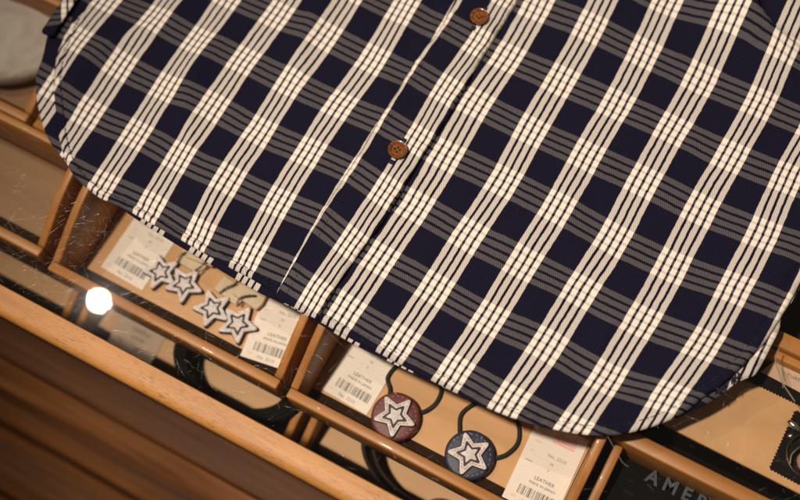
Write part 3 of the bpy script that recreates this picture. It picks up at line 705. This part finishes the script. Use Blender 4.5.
def cloth(name, outline, tps, z0, grid, parent, edge_drop=None, uvoff=(0, 0), pucker=None, wr=1.0, rot=None, hem=None, extra=(), mat='plaid', thick=.0007, zfun=None):
    outl = resample(outline, .002)
    xs = [p[0] for p in outl]; ys = [p[1] for p in outl]
    pts = [Vector(p) for p in outl]; n = len(pts)
    arr = np.array(outl)
    gx = np.arange(min(xs), max(xs), grid); gy = np.arange(min(ys), max(ys), grid)
    G = np.array([(x + (grid/2 if j % 2 else 0), y) for j, y in enumerate(gy) for x in gx])
    inside = np.zeros(len(G), bool); j = n-1
    for i in range(n):
        xi, yi = arr[i]; xj, yj = arr[j]
        c = ((yi > G[:, 1]) != (yj > G[:, 1])) & (G[:, 0] < (xj-xi)*(G[:, 1]-yi)/((yj-yi) if abs(yj-yi) > 1e-12 else 1e-12)+xi)
        inside ^= c; j = i
    G = G[inside]
    d, _, _ = seg_dist(G, outl+[outl[0]])
    G = G[d > grid*.45]
    if len(extra):
        E_ = np.array(extra); ins = np.zeros(len(E_), bool); j = n-1
        for i in range(n):
            xi, yi = arr[i]; xj, yj = arr[j]
            ins ^= ((yi > E_[:, 1]) != (yj > E_[:, 1])) & (E_[:, 0] < (xj-xi)*(E_[:, 1]-yi)/((yj-yi) if abs(yj-yi) > 1e-12 else 1e-12)+xi); j = i
        E_ = E_[ins]; de, _, _ = seg_dist(E_, outl+[outl[0]]); E_ = E_[de > .0006]
        keep = np.array([np.min((E_[:, 0]-g[0])**2+(E_[:, 1]-g[1])**2) > (.0011)**2 for g in G])
        G = np.vstack([G[keep], E_])
    res = delaunay_2d_cdt(pts+[Vector(p) for p in G], [], [list(range(n))], 1, 1e-7)
    V = np.array([(v.x, v.y) for v in res[0]]); Fc = res[2]
    z = np.full(len(V), z0) + wr*1.3*wrinkle(V)
    if hem is not None:
        d, _, arc = seg_dist(V, hem)
        prof_ = np.clip(d/.0035, 0, 1)
        z = .0009 + (z-.0009)*(.35+.65*np.clip(d/.016, 0, 1))
        z += .0012*np.exp(-((d-.0026)/.0017)**2) - .0005*np.exp(-((d-.0053)/.0008)**2)   # the turned hem is thicker, pulled in at the stitches
        z += (.00060*np.sin(arc/.0082*2*math.pi+2*np.sin(arc/.031))*np.exp(-((d-.004)/.0042)**2))
        z = np.maximum(z, .0008)
    if pucker is not None:
        for line, off, amp, per in pucker:
            d, s, arc = seg_dist(V, line)
            z += 1.5*amp*np.sin(arc/per*2*math.pi+1.7*np.sin(arc/.043))*np.exp(-((d-off)/.0045)**2)
    if zfun is not None: z = zfun(V, z)
    uv = tps(V)
    if rot: c_, s_ = math.cos(rot), math.sin(rot); uv = np.stack([uv[:, 0]*c_-uv[:, 1]*s_, uv[:, 0]*s_+uv[:, 1]*c_], -1)
    uv = uv + np.array(uvoff)
    me = bpy.data.meshes.new(name)
    me.from_pydata([(float(a[0]), float(a[1]), float(h)) for a, h in zip(V, z)], [], Fc)
    lay = me.uv_layers.new(name='plaid')
    li = np.zeros(len(me.loops), dtype=np.int32); me.loops.foreach_get('vertex_index', li)
    lay.data.foreach_set('uv', uv[li].astype(np.float32).ravel())
    me.update()
    if sum(p.normal.z for p in me.polygons[:200]) < 0: me.flip_normals()
    o = mesh_obj(name, me, M[mat], parent, smooth=True)
    so = o.modifiers.new('thickness', 'SOLIDIFY'); so.thickness = thick; so.offset = -1
    return o, V, z

def height_sampler(V, z):
    def f(x, y):
        i = int(np.argmin((V[:, 0]-x)**2+(V[:, 1]-y)**2)); return float(z[i])
    return f

shirt = thing('plaid_shirt', (0, .08, 0), 'navy and cream plaid cotton shirt with brown buttons laid on the glass counter', 'shirt')
tpsR, tpsL, tpsP = TPS(CP_RIGHT, 2e-4), TPS(CP_LEFT, 2e-4), TPS(CP_PLACKET, 2e-4)
i0 = 8; HEM_R = OUT_RIGHT[i0:-1]
HEM_L = OUT_LEFT[7:31]
HEM_B = OUT_BACK[:-1]
hemR = smooth_line(HEM_R, .003); hemL = smooth_line(HEM_L, .003); hemB = smooth_line(HEM_B, .003)
outR = OUT_RIGHT[:i0] + hemR + [OUT_RIGHT[-1]]
outL = OUT_LEFT[:7] + hemL + OUT_LEFT[31:]
outB = hemB + [OUT_BACK[-1]]
pl = smooth_line(PLACKET_L, .003); pr = smooth_line(PLACKET_R, .003)
outP = pl + list(reversed(pr))
def inset(line, off):
    out = []
    for i, p in enumerate(line):
        a = Vector(line[max(0, i-1)]); b = Vector(line[min(len(line)-1, i+1)]); t = (b-a).normalized()
        out.append((p[0]-t.y*off, p[1]+t.x*off))
    return out
def offsets(line, sign, ds=(.0012, .0026, .0040, .0053, .0068)):
    out = []
    for d in ds: out += resample(inset(line, sign*d), .0018, False)
    return out
back, VB, ZB = cloth('back_panel', outB, tpsL, .0012, .004, shirt, uvoff=(.80, .12), wr=0.0, zfun=lambda V, z: np.full(len(V), .0010))
left, VL, ZL_ = cloth('left_front_panel', outL, tpsL, .0026, .0024, shirt, hem=hemL, extra=offsets(hemL, -1), pucker=[(pl, .004, .0003, .016)])
right, VR_, ZR_ = cloth('right_front_panel', outR, tpsR, .0028, .0024, shirt, hem=hemR, extra=offsets(hemR, 1), pucker=[(pr, .004, .00045, .019)])
def placket_z(V, z):
    dl, _, al = seg_dist(V, pl); dr, _, ar = seg_dist(V, pr)
    d = np.minimum(dl, dr)
    z = z + .0004*np.exp(-((d-.0022)/.0014)**2) - .0016*np.exp(-(d/.0013)**2)
    dh, _, _ = seg_dist(V, [PLACKET_L[-1], PLACKET_R[-1]])
    return .0026 + (z-.0026)*(.25+.75*np.clip(dh/.014, 0, 1))
plack, VP, ZP = cloth('placket', outP, tpsP, .0050, .0020, shirt, pucker=[(pl, .003, .00042, .013), (pr, .003, .0005, .017)], zfun=placket_z)
flap, VF, ZF = cloth('side_gusset', smooth_line(FLAP, .003), tpsL, .0050, .003, shirt, uvoff=(.4, .0), rot=math.radians(34), wr=.3)
hL, hR, hP, hB_ = height_sampler(VL, ZL_), height_sampler(VR_, ZR_), height_sampler(VP, ZP), height_sampler(VB, ZB)

def stitches(name, line, hf, parent, mat, length=.0022, gap=.0011, r=.00020, lift=.00005):
    S = resample(line, .0011, False); bm = bmesh.new(); k = 0
    while k+2 < len(S):
        a, b = S[k], S[k+2]
        tube_bm(bm, [(a[0], a[1], hf(*a)+lift), ((a[0]+b[0])/2, (a[1]+b[1])/2, hf((a[0]+b[0])/2, (a[1]+b[1])/2)+lift+r*.8), (b[0], b[1], hf(*b)+lift)], r, 4)
        k += 3
    return bm_obj(name, bm, M[mat], parent, smooth=True)
stitches('hem_stitching', inset(hemR, .0052)[2:-30], hR, shirt, 'thread')
stitches('hem_stitching', inset(hemL, -.0046)[3:-4], hL, shirt, 'thread')
stitches('placket_stitching', [(x+.0058, y) for x, y in pl[12:-4]], hP, shirt, 'thread', r=.00014)

# buttons
def button(cx, cy, R, name='button'):
    z = hP(cx, cy)+.0012
    tilt = 0.0
    bm = bmesh.new()
    ri = R*.60
    lathe_bm(bm, [(ri, .0013), (ri+.0004, .0019), (R*.80, .0026), (R*.90, .0027), (R*.97, .0023), (R, .0016), (R*.96, .0007), (R*.80, .0001), (ri, 0.0)], (cx, cy, z), 48)
    hr = R*.115; ho = R*.255; a0 = math.radians(12)
    loops = [[(cx+ri*math.cos(2*math.pi*k/48), cy+ri*math.sin(2*math.pi*k/48)) for k in range(48)]]
    holes = []
    for q in range(4):
        a = a0+q*math.pi/2; hx, hy = cx+ho*math.cos(a)*1.0, cy+ho*math.sin(a)
        holes.append((hx, hy)); loops.append([(hx+hr*math.cos(-2*math.pi*k/12), hy+hr*math.sin(-2*math.pi*k/12)) for k in range(12)])
    P_, faces_, edges_ = [], [], []
    for lp_ in loops:
        s = len(P_); P_ += [Vector(p) for p in lp_]; edges_ += [(s+i, s+(i+1) % len(lp_)) for i in range(len(lp_))]
    res = delaunay_2d_cdt(P_, edges_, [], 0, 1e-9)
    for zz in (.0013, 0.0):
        vv = [bm.verts.new((p.x, p.y, z+zz)) for p in res[0]]
        for f in res[2]:
            mx = sum(res[0][i].x for i in f)/3; my = sum(res[0][i].y for i in f)/3
            if any(math.hypot(mx-hx, my-hy) < hr*.97 for hx, hy in holes) or math.hypot(mx-cx, my-cy) > ri: continue
            try: bm.faces.new([vv[i] for i in f])
            except ValueError: pass
    for hx, hy in holes:
        top = [bm.verts.new((hx+hr*math.cos(2*math.pi*k/12), hy+hr*math.sin(2*math.pi*k/12), z+.0013)) for k in range(12)]
        bot = [bm.verts.new((v.co.x, v.co.y, z)) for v in top]
        for k in range(12): bm.faces.new((top[k], top[(k+1) % 12], bot[(k+1) % 12], bot[k]))
    bmesh.ops.remove_doubles(bm, verts=bm.verts, dist=1e-6)
    b = bm_obj(name, bm, M['button'], shirt, smooth=True)
    es = b.modifiers.new('split', 'EDGE_SPLIT'); es.split_angle = math.radians(45)
    bm = bmesh.new()
    for hx, hy in holes: lathe_bm(bm, [(0, .0004), (hr*.9, .0003), (hr*.9, -.0010), (0, -.0010)], (hx, hy, z), 10)
    bm_obj('thread', bm, M['thread'], b)
    bm = bmesh.new()
    zt = hP(cx, cy)+.0001
    for sgn in (-1, 1):      # bar tacks at both ends of the buttonhole
        yc = cy+sgn*R*1.34
        for k in range(6):
            xx = cx + (k-2.5)*.00048 + RNG.uniform(-.0001, .0001)
            tube_bm(bm, [(xx, yc-.0014, hP(xx, yc)+.0002), (xx, yc, hP(xx, yc)+.0005), (xx, yc+.0014, hP(xx, yc)+.0002)], .00028, 5)
    bm_obj('buttonhole', bm, M['thread'], shirt, smooth=True)
button(-.0262, .1530, .0057); button(-.0288, .0520, .0058)

# loose frayed threads at the right corner of the hem
bm = bmesh.new(); fr_ = random.Random(8)
FL = resample(FRAY, .0008, False)
for k in range(26):
    a = Vector((*fr_.choice(FL), .0028)); d = Vector((fr_.uniform(-.2, 1), fr_.uniform(-1, .1), 0)).normalized()*fr_.uniform(.0015, .0045)
    tube_bm(bm, [a-d*.6, a+d*.3+Vector((0, 0, fr_.uniform(0, .0010))), a+d+Vector((fr_.uniform(-.001, .001), 0, -.0012))], .00022, 4)
bm_obj('frayed_threads', bm, M['thread'], shirt)

# ------------------------------------------------------------------ wear on the glass: scratches, dust, a strand of lint
sc = random.Random(21); bm = bmesh.new()
for k in range(2200):
    x, y = sc.uniform(-.34, .30), sc.uniform(-.122, .02)
    if sc.random() < .45: x = sc.gauss(-.14, .06); y = sc.uniform(-.1225, -.06)
    if y < -.1225 or y > .06: continue
    a = sc.gauss(.6, .7) if sc.random() < .6 else sc.uniform(0, math.pi); L_ = min(.03, sc.expovariate(1/.0045)+.0008); cv = sc.gauss(0, 40)
    m = 2 if L_ < .003 else 4
    pts = []
    for i in range(m+1):
        s = (i/m-.5)*L_; pts.append((x+math.cos(a)*s-math.sin(a)*cv*s*s, y+math.sin(a)*s+math.cos(a)*cv*s*s, .00001))
    if any(p[1] < -.1228 for p in pts): continue
    tube_bm(bm, pts, sc.choice((.00002, .00002, .00003, .00003, .00006)), 6)
g = bm_obj('glass_scratches', bm, M['scratch'], counter, smooth=True); g['kind'] = 'stuff'
bm = bmesh.new()
for k in range(260):
    x, y = sc.uniform(-.34, .30), sc.uniform(-.122, .03); r = sc.choice((.00008, .0001, .00016))
    bmesh.ops.create_icosphere(bm, subdivisions=1, radius=r, matrix=Matrix.Translation((x, y, r*.7)))
g = bm_obj('glass_dust', bm, M['dust'], counter); g['kind'] = 'stuff'
lint = thing('lint_strand', (.218, .030, 0), 'thin curly strand of lint on the glass beside the right hem corner', 'lint')
bm = bmesh.new()
tube_bm(bm, spline([(.2116, .0432, .0004), (.2118, .0373, .0012), (.2139, .0334, .0010), (.2170, .0300, .0008), (.2202, .0261, .0006), (.2249, .0229, .0004), (.2301, .0195, .0003)], 30), .00034, 5)
bm_obj('fibre', bm, M['lint'], lint, smooth=True); bm = bmesh.new()
tube_bm(bm, spline([(.2131, .0355, .0010), (.2173, .0320, .0014), (.2201, .0278, .0008), (.2215, .0235, .0003)], 18), .00020, 5)
bm_obj('fibre', bm, M['lint'], lint, smooth=True); bm = bmesh.new()
tube_bm(bm, spline([(.1473, -.0418, .0003), (.1560, -.0481, .0008), (.1619, -.0522, .0005), (.1660, -.0530, .0003)], 18), .00014, 5)
bm_obj('fibre', bm, M['lint'], lint, smooth=True)

# ------------------------------------------------------------------ the ceiling spot whose glare shows in the glass
sp_ = thing('spotlight', KEY_LOC, 'black can spotlight whose white glare shows in the glass by the rail', 'spotlight')
dirv = (Vector((0, 0, 0)) - KEY_LOC).normalized(); qm = dirv.to_track_quat('-Z', 'Y').to_matrix().to_4x4()
for nm, prof_ in (('can', [(.028, .004), (.060, -.012), (.062, -.010), (.062, .14), (.05, .155), (0, .155), (0, .150), (.045, .150), (.055, .136), (.055, 0.006), (.028, .006), (.028, .004)]), ('stem', [(0, .156), (.010, .156), (.010, .40), (0, .40)])):
    bm = bmesh.new(); lathe_bm(bm, prof_, (0, 0, 0), 32)
    bmesh.ops.transform(bm, matrix=Matrix.Translation(KEY_LOC) @ qm, verts=bm.verts)
    bm_obj(nm, bm, M['lamp_black'], sp_, smooth=False)
